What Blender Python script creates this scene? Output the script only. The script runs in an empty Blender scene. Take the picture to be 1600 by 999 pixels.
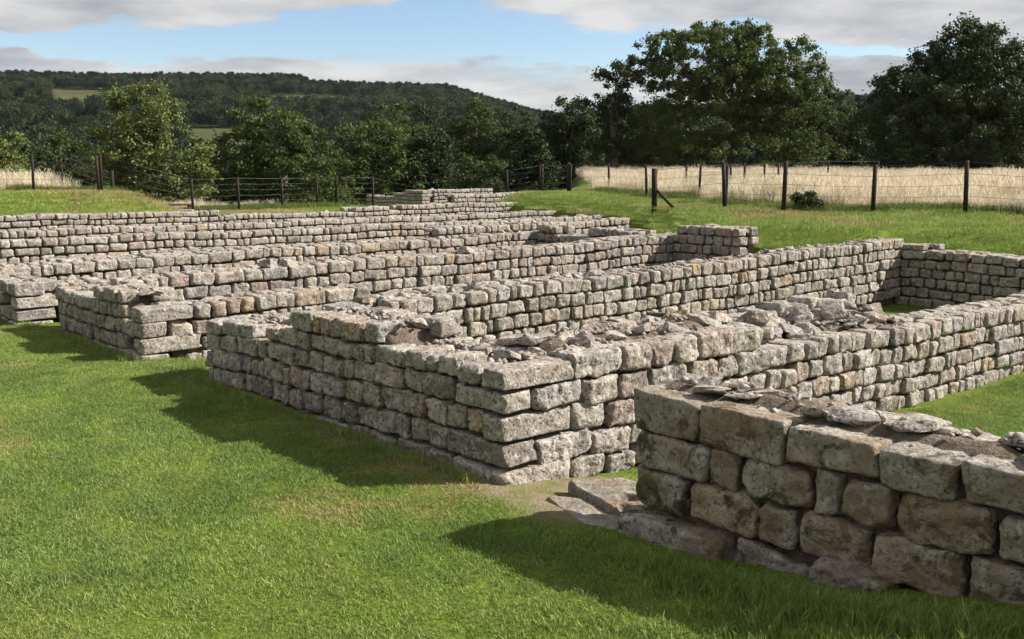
import bpy, math, random
import numpy as np
from mathutils import Vector, noise, Euler

R = math.radians
sc = bpy.context.scene
col = sc.collection

# ------------------------------------------------------------------ camera
EYE = 2.3
cam_d = bpy.data.cameras.new('camera'); cam = bpy.data.objects.new('camera', cam_d); col.objects.link(cam)
cam_d.sensor_width = 36.0; cam_d.lens = 36.0 * 1593 / 1600; cam_d.clip_start = 0.1; cam_d.clip_end = 6000
cam.location = (0, 0, EYE); cam.rotation_euler = (R(90 - 8.743), 0, 0)
sc.camera = cam

# ------------------------------------------------------------------ light
TH = R(41.06)                                   # the barrack grid: u runs away to the left, v away to the right
UX, UY = -math.sin(TH), math.cos(TH); VX, VY = math.cos(TH), math.sin(TH)
SUN_AZ, SUN_EL = R(82), R(36)
world = bpy.data.worlds.new('World'); sc.world = world; world.use_nodes = True
wn = world.node_tree; wn.nodes.clear()
def N(nt, t, **k):
    n = nt.nodes.new(t)
    for a, b in k.items(): setattr(n, a, b)
    return n
def setin(n, **k):
    for a, b in k.items(): n.inputs[a.replace('_', ' ')].default_value = b
sky = N(wn, 'ShaderNodeTexSky', sky_type='NISHITA', sun_disc=False, sun_elevation=SUN_EL, sun_rotation=SUN_AZ,
        air_density=1.0, dust_density=0.15, ozone_density=3.0)
bg = N(wn, 'ShaderNodeBackground'); bg.inputs['Strength'].default_value = 0.05
wo = N(wn, 'ShaderNodeOutputWorld')
tcw = N(wn, 'ShaderNodeTexCoord'); sepw = N(wn, 'ShaderNodeSeparateXYZ')
wn.links.new(tcw.outputs['Generated'], sepw.inputs[0])
def wm(op, a, b=None, c=None, clamp=False):
    n = N(wn, 'ShaderNodeMath', operation=op, use_clamp=clamp)
    for i, x in enumerate((a, b, c)):
        if x is None: continue
        if isinstance(x, (int, float)): n.inputs[i].default_value = x
        else: wn.links.new(x, n.inputs[i])
    return n.outputs[0]
dz = wm('MAXIMUM', sepw.outputs['Z'], 0.0)
den = wm('ADD', dz, 0.16)
cx = wm('DIVIDE', sepw.outputs['X'], den); cy = wm('DIVIDE', sepw.outputs['Y'], den)
cv = N(wn, 'ShaderNodeCombineXYZ'); wn.links.new(cx, cv.inputs[0]); wn.links.new(cy, cv.inputs[1]); cv.inputs[2].default_value = 3.7
n1 = N(wn, 'ShaderNodeTexNoise'); setin(n1, Scale=0.95, Detail=8.0, Roughness=0.55, Distortion=0.2); wn.links.new(cv.outputs[0], n1.inputs['Vector'])
n2 = N(wn, 'ShaderNodeTexNoise'); setin(n2, Scale=1.9, Detail=7.0, Roughness=0.58); wn.links.new(cv.outputs[0], n2.inputs['Vector'])
# a clear blue lane that slants up from the left horizon and over the middle of the sky
azn = wm('ARCTAN2', sepw.outputs['X'], sepw.outputs['Y'])
azo = wm('ABSOLUTE', wm('ADD', azn, 0.06))
lane_c = wm('MULTIPLY_ADD', azo, -0.075, 0.128)
lane_w = wm('MAXIMUM', wm('MULTIPLY_ADD', azo, -0.06, 0.031), 0.0065)
wob = wm('MULTIPLY', wm('SUBTRACT', n2.outputs['Fac'], 0.5), 0.07)
lane = wm('SUBTRACT', 1.35, wm('DIVIDE', wm('ABSOLUTE', wm('ADD', wm('SUBTRACT', dz, lane_c), wob)), lane_w), clamp=True)
lane = wm('MULTIPLY', lane, wm('SUBTRACT', 2.2, wm('MULTIPLY', azo, 3.4), clamp=True))
dens = wm('SUBTRACT', wm('ADD', n1.outputs['Fac'], 0.10), wm('MULTIPLY', lane, 0.36))
mask = N(wn, 'ShaderNodeValToRGB'); mask.color_ramp.elements[0].position = 0.34; mask.color_ramp.elements[1].position = 0.52
mask.color_ramp.interpolation = 'EASE'; wn.links.new(dens, mask.inputs[0])
ccol = N(wn, 'ShaderNodeValToRGB'); e = ccol.color_ramp.elements
e[0].position = 0.34; e[0].color = (4.0, 4.25, 4.6, 1); e[1].position = 0.64; e[1].color = (7.4, 7.4, 7.45, 1)
wn.links.new(n2.outputs['Fac'], ccol.inputs[0])
wmix = N(wn, 'ShaderNodeMix', data_type='RGBA')
wn.links.new(mask.outputs[0], wmix.inputs['Factor']); tint = N(wn, 'ShaderNodeVectorMath', operation='MULTIPLY'); tint.inputs[1].default_value = (1.45, 1.42, 1.45); wn.links.new(sky.outputs[0], tint.inputs[0])
wn.links.new(tint.outputs[0], wmix.inputs[6]); wn.links.new(ccol.outputs[0], wmix.inputs[7])
wn.links.new(wmix.outputs[2], bg.inputs[0]); wn.links.new(bg.outputs[0], wo.inputs[0])

sun_d = bpy.data.lights.new('sun', 'SUN'); sun_d.energy = 5.0; sun_d.angle = R(0.53); sun_d.color = (1.0, 0.95, 0.875)
sun = bpy.data.objects.new('sun', sun_d); col.objects.link(sun); sun.location = (60, 10, 60)
sdir = Vector((math.sin(SUN_AZ) * math.cos(SUN_EL), math.cos(SUN_AZ) * math.cos(SUN_EL), math.sin(SUN_EL)))
sun.rotation_euler = sdir.to_track_quat('Z', 'Y').to_euler()
vs = sc.view_settings; vs.view_transform = 'Standard'; vs.look = 'None'; vs.exposure = 1.05; vs.gamma = 1.0; vs.use_curve_mapping = False
sc.cycles.max_bounces = 4; sc.cycles.diffuse_bounces = 2; sc.cycles.adaptive_threshold = .02; sc.cycles.transparent_max_bounces = 8

# ------------------------------------------------------------------ helpers
rng = np.random.default_rng(11); rnd = random.Random(5)
def W(u, v, z=0.0): return Vector((u * UX + v * VX, u * UY + v * VY, z))
def link(o, parent=None):
    col.objects.link(o)
    if parent is not None: o.parent = parent
    return o
def tag(o, label=None, cat=None, group=None, kind=None):
    for k, x in (('label', label), ('category', cat), ('group', group), ('kind', kind)):
        if x: o[k] = x
    return o
def empty(name, loc):
    o = bpy.data.objects.new(name, None); o.location = loc; o.empty_display_size = .3
    return link(o)
def np_mesh(name, verts, faces, smooth=False):
    me = bpy.data.meshes.new(name); verts = np.asarray(verts, dtype=np.float32); faces = np.asarray(faces, dtype=np.int32)
    k = faces.shape[1]
    me.vertices.add(len(verts)); me.vertices.foreach_set('co', verts.ravel())
    me.loops.add(faces.size); me.loops.foreach_set('vertex_index', faces.ravel())
    me.polygons.add(len(faces)); me.polygons.foreach_set('loop_start', np.arange(0, faces.size, k, dtype=np.int32))
    me.polygons.foreach_set('loop_total', np.full(len(faces), k, dtype=np.int32))
    if smooth: me.polygons.foreach_set('use_smooth', np.ones(len(faces), dtype=bool))
    me.update(calc_edges=True); me.validate()
    return me
def mesh_obj(name, me, mat, parent=None, loc=(0, 0, 0)):
    if mat and not me.materials: me.materials.append(mat)
    o = bpy.data.objects.new(name, me); o.location = loc
    return link(o, parent)
def sm(a, b, x):
    t = np.clip((np.asarray(x, dtype=float) - a) / (b - a), 0, 1); return t * t * (3 - 2 * t)
class MB:                                       # collects quads of tubes and boxes into one mesh
    def __init__(s): s.v = []; s.f = []
    def tube(s, pts, rad, n=8, cap=True):
        pts = [Vector(p) for p in pts]; base = len(s.v)
        for i, p in enumerate(pts):
            d = (pts[min(i + 1, len(pts) - 1)] - pts[max(i - 1, 0)]).normalized()
            a = d.cross(Vector((0, 0, 1)));  a = d.cross(Vector((1, 0, 0))) if a.length < .05 else a
            a.normalize(); b = d.cross(a); r = rad[i] if isinstance(rad, (list, tuple)) else rad
            for k in range(n):
                w = 2 * math.pi * k / n; s.v.append(p + a * (r * math.cos(w)) + b * (r * math.sin(w)))
        for i in range(len(pts) - 1):
            for k in range(n):
                q = base + i * n
                s.f.append((q + k, q + (k + 1) % n, q + n + (k + 1) % n, q + n + k))
        if cap:
            for q, rev in ((base, True), (base + (len(pts) - 1) * n, False)):
                c = len(s.v); s.v.append(sum((s.v[q + k] for k in range(n)), Vector()) / n)
                for k in range(0, n, 2):
                    a, b, d = q + k, q + (k + 1) % n, q + (k + 2) % n
                    s.f.append((c, d, b, a) if rev else (c, a, b, d))
        return s
    def box(s, c, sx, sy, sz, rz=0.0, tilt=(0, 0), jit=0.0):
        m = Euler((tilt[0], tilt[1], rz)).to_matrix(); b = len(s.v)
        for z in (-.5, .5):
            for x, y in ((-.5, -.5), (.5, -.5), (.5, .5), (-.5, .5)):
                s.v.append(Vector(c) + m @ Vector((x * sx + rnd.uniform(-jit, jit), y * sy + rnd.uniform(-jit, jit), z * sz)))
        for q in ((0, 3, 2, 1), (4, 5, 6, 7), (0, 1, 5, 4), (1, 2, 6, 5), (2, 3, 7, 6), (3, 0, 4, 7)): s.f.append(tuple(b + i for i in q))
        return s
    def build(s, name, mat, parent=None, origin=(0, 0, 0), smooth=False):
        o = Vector(origin)
        return mesh_obj(name, np_mesh(name, [tuple(p - o) for p in s.v], s.f, smooth), mat, parent)

# ------------------------------------------------------------------ materials
def new_mat(name):
    m = bpy.data.materials.new(name); m.use_nodes = True; nt = m.node_tree; nt.nodes.clear()
    out = N(nt, 'ShaderNodeOutputMaterial'); return m, nt, out
def ramp(nt, fac, stops, interp='LINEAR'):
    r = N(nt, 'ShaderNodeValToRGB'); r.color_ramp.interpolation = interp; el = r.color_ramp.elements
    while len(el) < len(stops): el.new(0.5)
    for e, (p, c) in zip(el, stops): e.position = p; e.color = (*c, 1) if len(c) == 3 else c
    nt.links.new(fac, r.inputs[0]); return r.outputs[0]
def mixc(nt, fac, a, b, mode='MIX'):
    m = N(nt, 'ShaderNodeMix', data_type='RGBA', blend_type=mode)
    for s, x in ((m.inputs['Factor'], fac), (m.inputs[6], a), (m.inputs[7], b)):
        if isinstance(x, (int, float)): s.default_value = x
        elif isinstance(x, tuple): s.default_value = (*x, 1)
        else: nt.links.new(x, s)
    return m.outputs[2]
def nmath(nt, op, a, b=0.0, clamp=False):
    n = N(nt, 'ShaderNodeMath', operation=op, use_clamp=clamp)
    for i, x in enumerate((a, b)):
        if isinstance(x, (int, float)): n.inputs[i].default_value = x
        else: nt.links.new(x, n.inputs[i])
    return n.outputs[0]
def noise_tex(nt, vec, scale, detail=4.0, rough=0.6, dist=0.0):
    n = N(nt, 'ShaderNodeTexNoise'); setin(n, Scale=scale, Detail=detail, Roughness=rough, Distortion=dist)
    nt.links.new(vec, n.inputs['Vector']); return n.outputs['Fac']
def principled(nt, out, color, rough=0.9, height=None, strength=0.5, dist=0.02, spec=0.2):
    p = N(nt, 'ShaderNodeBsdfPrincipled'); p.inputs['Roughness'].default_value = rough; p.inputs['Specular IOR Level'].default_value = spec
    if isinstance(color, tuple): p.inputs['Base Color'].default_value = (*color, 1)
    else: nt.links.new(color, p.inputs['Base Color'])
    if height is not None:
        b = N(nt, 'ShaderNodeBump'); b.inputs['Strength'].default_value = strength; b.inputs['Distance'].default_value = dist
        nt.links.new(height, b.inputs['Height']); nt.links.new(b.outputs[0], p.inputs['Normal'])
    nt.links.new(p.outputs[0], out.inputs[0]); return p

def stone_mat(name, mossy=0.0, joined=False):
    m, nt, out = new_mat(name)
    geo = N(nt, 'ShaderNodeNewGeometry'); oi = N(nt, 'ShaderNodeObjectInfo')
    rv = geo.outputs['Random Per Island'] if joined else oi.outputs['Random']
    off = N(nt, 'ShaderNodeVectorMath', operation='MULTIPLY_ADD')
    cmb = N(nt, 'ShaderNodeCombineXYZ')
    for i, k in enumerate((37.0, 53.0, 71.0)): nt.links.new(nmath(nt, 'MULTIPLY', rv, k), cmb.inputs[i])
    off.inputs[1].default_value = (1, 1, 1); nt.links.new(geo.outputs['Position'], off.inputs[0]); nt.links.new(cmb.outputs[0], off.inputs[2])
    P = off.outputs[0]
    base = ramp(nt, rv, [(0.0, (0.315, 0.282, 0.246)), (.10, (0.392, 0.348, 0.302)), (.20, (0.244, 0.227, 0.209)), (.30, (0.413, 0.376, 0.332)), (.40, (0.338, 0.287, 0.241)), (.50, (0.273, 0.260, 0.252)),
                         (.60, (0.403, 0.348, 0.302)), (.68, (0.315, 0.243, 0.203)), (.76, (0.371, 0.337, 0.308)), (.83, (0.425, 0.393, 0.364)), (.88, (0.381, 0.277, 0.179)), (.92, (0.282, 0.210, 0.191)), (.96, (0.185, 0.156, 0.141)), (1.0, (0.327, 0.309, 0.296))])
    big = noise_tex(nt, P, 6.0, 3, .65)
    c = mixc(nt, ramp(nt, big, [(.36, (0, 0, 0)), (.60, (.9, .9, .9))]), base, mixc(nt, .7, base, (.15, .125, .095)))
    li = noise_tex(nt, P, 16.0, 4, .68, .4)                       # pale lichen blotches
    c = mixc(nt, ramp(nt, li, [(.53, (0, 0, 0)), (.62, (.6, .6, .6))]), c, (.49, .47, .42))
    gl = noise_tex(nt, P, 9.0, 3, .6, .2)
    c = mixc(nt, ramp(nt, gl, [(.60, (0, 0, 0)), (.72, (.35, .35, .35))]), c, (.27, .28, .19))
    sp = noise_tex(nt, P, 34.0, 3, .66)                           # dark pits and specks
    c = mixc(nt, ramp(nt, sp, [(.54, (0, 0, 0)), (.63, (.92, .92, .92))]), c, (.065, .055, .045))
    if mossy:
        c = mixc(nt, .30, c, mixc(nt, rv, (.13, .115, .09), (.25, .225, .175)))
        mo = noise_tex(nt, P, 4.2, 5, .7, .8)
        c = mixc(nt, ramp(nt, mo, [(.53, (0, 0, 0)), (.60, (mossy,) * 3)]), c, (.04, .035, .013))
        mo2 = noise_tex(nt, P, 3.1, 3, .6)
        c = mixc(nt, ramp(nt, mo2, [(.44, (0, 0, 0)), (.62, (.65, .65, .65))]), c, (.17, .115, .07))
    h = nmath(nt, 'ADD', nmath(nt, 'MULTIPLY', big, 1.1), nmath(nt, 'ADD', nmath(nt, 'MULTIPLY', li, .7), nmath(nt, 'MULTIPLY', nmath(nt, 'SUBTRACT', 1.0, sp), .35)))
    principled(nt, out, c, .93, h, .75, .035, .12)
    return m
M = {}
M['stone'] = stone_mat('weathered_sandstone')
M['mossy'] = stone_mat('mossy_sandstone', .85)
M['slab'] = stone_mat('worn_slab_stone', .25)
M['chips'] = stone_mat('stone_chips', 0.0, True)
m, nt, out = new_mat('rubble_core_earth'); geo = N(nt, 'ShaderNodeNewGeometry')
a = noise_tex(nt, geo.outputs['Position'], 9, 6, .7); b = noise_tex(nt, geo.outputs['Position'], 45, 4, .65)
c = mixc(nt, ramp(nt, a, [(.35, (0, 0, 0)), (.65, (1, 1, 1))]), (.09, .066, .047), (.22, .18, .14))
c = mixc(nt, ramp(nt, b, [(.52, (0, 0, 0)), (.66, (.8, .8, .8))]), c, (.10, .08, .06))
principled(nt, out, c, .95, nmath(nt, 'ADD', a, nmath(nt, 'MULTIPLY', b, .6)), .9, .05, .05); M['core'] = m

def leaf_mat(name, c1, c2, c3, trans=.28, var=.3, spec=.18):
    m, nt, out = new_mat(name); geo = N(nt, 'ShaderNodeNewGeometry'); oi = N(nt, 'ShaderNodeObjectInfo')
    rv = geo.outputs['Random Per Island']
    nz = noise_tex(nt, geo.outputs['Position'], .45, 3, .6)
    c = ramp(nt, nmath(nt, 'ADD', nmath(nt, 'MULTIPLY', rv, .55), nmath(nt, 'MULTIPLY', nz, .5)), [(.15, c1), (.5, c2), (.9, c3)])
    hs = N(nt, 'ShaderNodeHueSaturation'); nt.links.new(nmath(nt, 'ADD', nmath(nt, 'MULTIPLY', oi.outputs['Random'], var), 1 - var / 2), hs.inputs['Value']); nt.links.new(c, hs.inputs['Color'])
    d = N(nt, 'ShaderNodeBsdfPrincipled'); d.inputs['Roughness'].default_value = .65; d.inputs['Specular IOR Level'].default_value = spec
    t = N(nt, 'ShaderNodeBsdfTranslucent'); mx = N(nt, 'ShaderNodeMixShader'); mx.inputs[0].default_value = trans
    nt.links.new(hs.outputs[0], d.inputs['Base Color']); nt.links.new(hs.outputs[0], t.inputs[0])
    nt.links.new(d.outputs[0], mx.inputs[1]); nt.links.new(t.outputs[0], mx.inputs[2]); nt.links.new(mx.outputs[0], out.inputs[0])
    return m
M['leaf_oak'] = leaf_mat('oak_leaves', (.034, .054, .014), (.062, .09, .022), (.105, .125, .032))
M['leaf_dark'] = leaf_mat('dark_leaves', (.020, .032, .012), (.033, .050, .016), (.050, .068, .02), .2, .5)
M['leaf_light'] = leaf_mat('pale_leaves', (.064, .088, .024), (.118, .142, .040), (.19, .21, .075))
M['leaf_mid'] = leaf_mat('mid_leaves', (.032, .052, .014), (.055, .08, .02), (.08, .105, .028))
M['leaf_far'] = leaf_mat('far_wood_leaves', (.009, .016, .010), (.014, .023, .013), (.024, .033, .016), .12, .9, .02)  # cloud shadow over the hill is put into this extra dark leaf colour
M['blade'] = leaf_mat('lawn_blades', (.105, .165, .028), (.205, .275, .058), (.37, .41, .15), .3)
M['blade_deep'] = leaf_mat('deep_green_blades', (.09, .15, .03), (.155, .23, .052), (.28, .34, .13), .3)
M['blade_dry'] = leaf_mat('dry_blades', (.25, .21, .08), (.34, .29, .12), (.40, .34, .17), .25)
M['gold'] = leaf_mat('golden_grass', (.40, .32, .20), (.66, .57, .43), (.84, .77, .63), .3)
M['rough'] = leaf_mat('rough_grass', (.06, .10, .018), (.11, .15, .03), (.22, .22, .07), .3)
m, nt, out = new_mat('bark'); geo = N(nt, 'ShaderNodeNewGeometry'); a = noise_tex(nt, geo.outputs['Position'], 7, 5, .7)
principled(nt, out, ramp(nt, a, [(.3, (.045, .035, .025)), (.7, (.12, .10, .08))]), .9, a, .8, .05); M['bark'] = m
m, nt, out = new_mat('creosoted_timber'); geo = N(nt, 'ShaderNodeNewGeometry'); mp = N(nt, 'ShaderNodeMapping'); mp.inputs['Scale'].default_value = (30, 30, 3)
nt.links.new(geo.outputs['Position'], mp.inputs[0]); a = noise_tex(nt, mp.outputs[0], 1, 4, .6)
principled(nt, out, ramp(nt, a, [(.3, (.012, .009, .007)), (.7, (.04, .027, .02))]), .8, a, .4, .01); M['timber'] = m
m, nt, out = new_mat('red_brown_timber'); geo = N(nt, 'ShaderNodeNewGeometry'); a = noise_tex(nt, geo.outputs['Position'], 12, 4, .6)
principled(nt, out, ramp(nt, a, [(.3, (.06, .022, .016)), (.7, (.11, .045, .03))]), .8); M['redwood'] = m
m, nt, out = new_mat('galvanised_wire'); geo = N(nt, 'ShaderNodeNewGeometry'); a = noise_tex(nt, geo.outputs['Position'], 5, 3, .6)
p = principled(nt, out, ramp(nt, a, [(.3, (.045, .045, .045)), (.7, (.10, .10, .10))]), .45); p.inputs['Metallic'].default_value = .6; M['wire'] = m

# ------------------------------------------------------------------ the ground
def ridge_px(az):
    x = 800 + 1612 * np.tan(np.clip(az, -1.2, 1.2))
    return np.interp(x, [-900, 0, 200, 330, 465, 495, 560, 700, 760, 840, 900, 1000, 1250, 1350, 1600, 2500],
                     [95, 110, 112, 115, 116, 108, 106, 104, 87, 66, 58, 66, 88, 84, 88, 86])
def bank_edge(u):
    return np.interp(u, [-60, 10.3, 10.7, 13.0, 14.8, 16.6, 19.2, 22.5, 26, 32, 36, 60], [19.02, 19.02, 17.25, 17.4, 17.6, 19.6, 21.6, 23.6, 25.2, 27.2, 30.2, 46])
def fbm2(x, y, s, seed=0.0):
    return (np.sin(x * s + 1.7 * np.sin(y * s * .7 + seed)) * np.cos(y * s * 1.13 + 1.3 * np.sin(x * s * .9 + seed * 2)))
def gz(X, Y):
    X = np.asarray(X, float); Y = np.asarray(Y, float)
    u = X * UX + Y * UY; v = X * VX + Y * VY; r = np.hypot(X, Y); az = np.arctan2(X, Y)
    lawn = np.interp(u, [.6, 1.6, 2.1, 2.7, 3.4, 4.0], [.46, .35, .25, .14, .05, 0]) * (.25 + .75 * sm(3.1, 4.45, v)) * sm(6.2, 5.0, v) * sm(-3.0, 2.0, v)
    room = np.interp(v, [4.55, 5.0, 5.6, 8.0, 10.5], [0, -.05, -.15, -.28, -.38])
    z = lawn + room + .012 * fbm2(X, Y, 1.3)
    low = sm(32.0, 34.0, u) * sm(27, 24, v); z = z * (1 - low) + .46 * low
    e = v - bank_edge(u) + .12 * fbm2(X, Y, 1.9, 2.0)
    zb = .58 + .40 * sm(0, 1.5, e) + .16 * sm(2, 20, e) + .06 * fbm2(X, Y, .9, 1.0) * sm(.4, 2.5, e) + .03 * fbm2(X, Y, 2.3, 5.0) * sm(.2, 1.5, e)
    b = sm(-.22, .12, e); z = z * (1 - b) + zb * b
    mound = sm(32.7, 35.6, u + .25 * fbm2(X, Y, 1.1)) * sm(14.7, 13.2, v + .2 * fbm2(X, Y, .8))
    z = z * (1 - mound) + mound * (1.27 + .05 * fbm2(X, Y, .6))
    edge_x = np.interp(Y, [0, 44, 60, 110], [1.0, 1.0, 3.0, 6.0])
    field = sm(-3.5, 1.5, X - edge_x)
    drop = sm(43.5, 74, r) * (1 - field) * (1 - .5 * mound) + sm(108, 150, r) * field
    z = z - drop * 6.3
    hill = ridge_px(az) / 1612 * 1000 * (sm(210, 880, r) * .80 + sm(650, 1060, r) * .20) + 6.3 * sm(700, 1000, r)
    und = 5.0 * fbm2(X, Y, .011, 3) * sm(220, 420, r) * sm(760, 480, r)
    z = z + hill + und
    back = sm(.2, -3, Y) * sm(6, 40, r)
    return z
def ground_mesh():
    view = np.radians(np.concatenate([np.arange(-60, 60, .42), np.arange(60, 300, 4.0)]))
    rad = 1.2 * np.exp(np.arange(0, 612) * .0118)
    A, Rr = np.meshgrid(view, rad); X = Rr * np.sin(A); Y = Rr * np.cos(A)
    n = len(view); k = len(rad)
    verts = np.stack([X.ravel(), Y.ravel(), gz(X, Y).ravel()], 1)
    i, j = np.meshgrid(np.arange(k - 1), np.arange(n), indexing='ij'); j2 = (j + 1) % n
    f = np.stack([i * n + j, i * n + j2, (i + 1) * n + j2, (i + 1) * n + j], -1).reshape(-1, 4)
    f = f[:, ::-1]
    verts = np.vstack([verts, [[0, 0, 0]]]); me = np_mesh('ground', verts, f, True)
    return me, verts
gm, gv = ground_mesh()
gu = gv[:, 0] * UX + gv[:, 1] * UY; gvv = gv[:, 0] * VX + gv[:, 1] * VY; gr = np.hypot(gv[:, 0], gv[:, 1])
def in_field(X, Y):                              # where the tall golden hay stands
    X = np.asarray(X, float); Y = np.asarray(Y, float); u = X * UX + Y * UY; v = X * VX + Y * VY; r = np.hypot(X, Y)
    nearline = np.interp(X, [2, 4.0, 6.5, 8.0, 9.2, 12, 60], [47.2, 45.6, 40.0, 31.0, 27.6, 26.2, 12.0])
    jag = 1.3 * fbm2(X, Y, .9, 4.0) + .8 * fbm2(X, Y, 2.3, 1.0)
    right = (Y + jag > nearline) & (X > np.interp(Y, [40, 48, 60, 110], [3.6, 3.9, 5.0, 7.0])) & (r < 118)
    left = (u > 40.2) & (v < 13.2) & (v > 0) & (r < 52)
    strip = (u > 41.2) & (v > 15.5) & (v < 23) & (r > 41.5) & (r < 44.5)
    return right, left, strip
fr, fl, fs = in_field(gv[:, 0], gv[:, 1])
att = gm.attributes.new('hay', 'FLOAT', 'POINT'); att.data.foreach_set('value', (fr | fl).astype(np.float32))
ud = np.abs(gvv - 4.6)
bare = sm(.34, .02, np.abs(gvv - 4.50)) * (gu > 5.2) * (gu < 15) * .9
bare = np.maximum(bare, sm(.5, .1, np.hypot((gu - 4.85) / 1.2, (gvv - 4.6) / 1.0)) * 1.0)
bare = np.maximum(bare, sm(1.0, .6, np.hypot((gu - 4.95) / .75, (gvv - 5.15) / .75)) * .9)
bare = np.maximum(bare, ((gvv > 5.0) & (gu > 10.4) & (gvv < bank_edge(gu) - .3) & (gu < 33)).astype(float) * .55)
att = gm.attributes.new('bare', 'FLOAT', 'POINT'); att.data.foreach_set('value', bare.astype(np.float32))
att = gm.attributes.new('far', 'FLOAT', 'POINT'); att.data.foreach_set('value', sm(46, 90, gr).astype(np.float32))
m, nt, out = new_mat('grass_ground'); geo = N(nt, 'ShaderNodeNewGeometry'); P = geo.outputs['Position']
def attr(nt, n): a = N(nt, 'ShaderNodeAttribute', attribute_name=n); return a.outputs['Fac']
n_big = noise_tex(nt, P, .55, 4, .6); n_mid = noise_tex(nt, P, 3.0, 5, .65); n_fine = noise_tex(nt, P, 38, 4, .7)
c = ramp(nt, n_mid, [(.3, (.095, .145, .02)), (.55, (.135, .185, .03)), (.75, (.19, .21, .05))])
c = mixc(nt, ramp(nt, n_big, [(.5, (0, 0, 0)), (.72, (.5, .5, .5))]), c, (.15, .14, .045))
c = mixc(nt, ramp(nt, n_fine, [(.35, (.75, .75, .75)), (.6, (0, 0, 0))]), c, (.035, .06, .01))
soil = mixc(nt, n_mid, (.16, .115, .075), (.27, .21, .15))
bfac = nmath(nt, 'MULTIPLY', attr(nt, 'bare'), ramp(nt, noise_tex(nt, P, 6, 4, .6), [(.3, (.2, .2, .2)), (.55, (1, 1, 1))]))
c = mixc(nt, bfac, c, soil)
farc = ramp(nt, noise_tex(nt, P, .02, 4, .6), [(.35, (.045, .055, .02)), (.55, (.065, .07, .028)), (.7, (.10, .088, .045))])
c = mixc(nt, attr(nt, 'far'), c, farc)
c = mixc(nt, attr(nt, 'hay'), c, (.26, .21, .10))
principled(nt, out, c, .95, nmath(nt, 'ADD', n_fine, nmath(nt, 'MULTIPLY', n_mid, 1.2)), .8, .03, .05); M['ground'] = m
go = mesh_obj('ground', gm, m); tag(go, kind='structure')

# ------------------------------------------------------------------ stones
def stone_mesh(name, w, h, d, seed, n=4, amp=.055, rnd_r=.26, angular=0.0, chip=0):
    """A rough-hewn block of size w x d x h: a gridded box with rounded edges, skewed and dented."""
    r_ = random.Random(seed)
    nx, ny, nz = max(3, round(n * w / h)), max(3, round(n * d / h)), n
    idx = {}; V_ = []; F_ = []
    def vid(i, j, k):
        if (i, j, k) not in idx: idx[(i, j, k)] = len(V_); V_.append((i / nx - .5, j / ny - .5, k / nz - .5))
        return idx[(i, j, k)]
    for a in range(nx):
        for b in range(ny):
            F_.append((vid(a, b, 0), vid(a, b + 1, 0), vid(a + 1, b + 1, 0), vid(a + 1, b, 0)))
            F_.append((vid(a, b, nz), vid(a + 1, b, nz), vid(a + 1, b + 1, nz), vid(a, b + 1, nz)))
    for a in range(nx):
        for b in range(nz):
            F_.append((vid(a, 0, b), vid(a + 1, 0, b), vid(a + 1, 0, b + 1), vid(a, 0, b + 1)))
            F_.append((vid(a, ny, b), vid(a, ny, b + 1), vid(a + 1, ny, b + 1), vid(a + 1, ny, b)))
    for a in range(ny):
        for b in range(nz):
            F_.append((vid(0, a, b), vid(0, a, b + 1), vid(0, a + 1, b + 1), vid(0, a + 1, b)))
            F_.append((vid(nx, a, b), vid(nx, a + 1, b), vid(nx, a + 1, b + 1), vid(nx, a, b + 1)))
    rad = h * rnd_r
    half = Vector((w / 2, d / 2, h / 2)); inner = Vector([max(x - rad, x * .1) for x in half])
    sk = [r_.uniform(-.10, .10) for _ in range(6)]; o = Vector((r_.uniform(0, 90), r_.uniform(0, 90), r_.uniform(0, 90)))
    cut = []
    for _ in range(int(angular)):
        nrm = Vector((r_.gauss(0, 1), r_.gauss(0, 1), r_.gauss(0, 1))).normalized(); cut.append((nrm, r_.uniform(.34, .68) * h))
    for _ in range(chip):                        # knocked-off corners and arrises of the face
        cx_, cz_ = r_.choice((-1, 1)), r_.choice((-1, 1)); nrm = Vector((cx_ * r_.uniform(.3, 1), -r_.uniform(.1, .7), cz_ * r_.uniform(.3, 1))).normalized()
        cor = Vector((cx_ * w / 2, -d / 2, cz_ * h / 2)); cut.append((nrm, cor.dot(nrm) - r_.uniform(.05, .20) * h))
    res = []
    for p in V_:
        q = Vector((p[0] * w, p[1] * d, p[2] * h))
        c = Vector([max(-i, min(i, x)) for i, x in zip(inner, q)]); dv = q - c
        if dv.length > 1e-6: q = c + dv.normalized() * min(rad, dv.length if dv.length < rad else rad)
        q.z *= 1 + sk[0] * p[0] * 2 + sk[1] * p[1]
        q.x *= 1 + sk[2] * p[2] * 1.6; q.x += sk[3] * .5 * h * p[2]
        q.z += sk[4] * .35 * h * p[0]
        for nrm, dd in cut:
            e_ = q.dot(nrm) - dd
            if e_ > 0: q -= nrm * e_
        nv = noise.noise_vector(q * (1.7 / h) + o) * (amp * h) + noise.noise_vector(q * (4.6 / h) + o) * (amp * .5 * h)
        if n > 6: nv += noise.noise_vector(q * (11 / h) + o) * (amp * .28 * h)
        res.append(tuple(q + nv))
    me = np_mesh(name, res, F_, True)
    return me
ASP = [0.85, 1.2, 1.6, 2.1, 2.9]
LIB = {}
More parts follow.
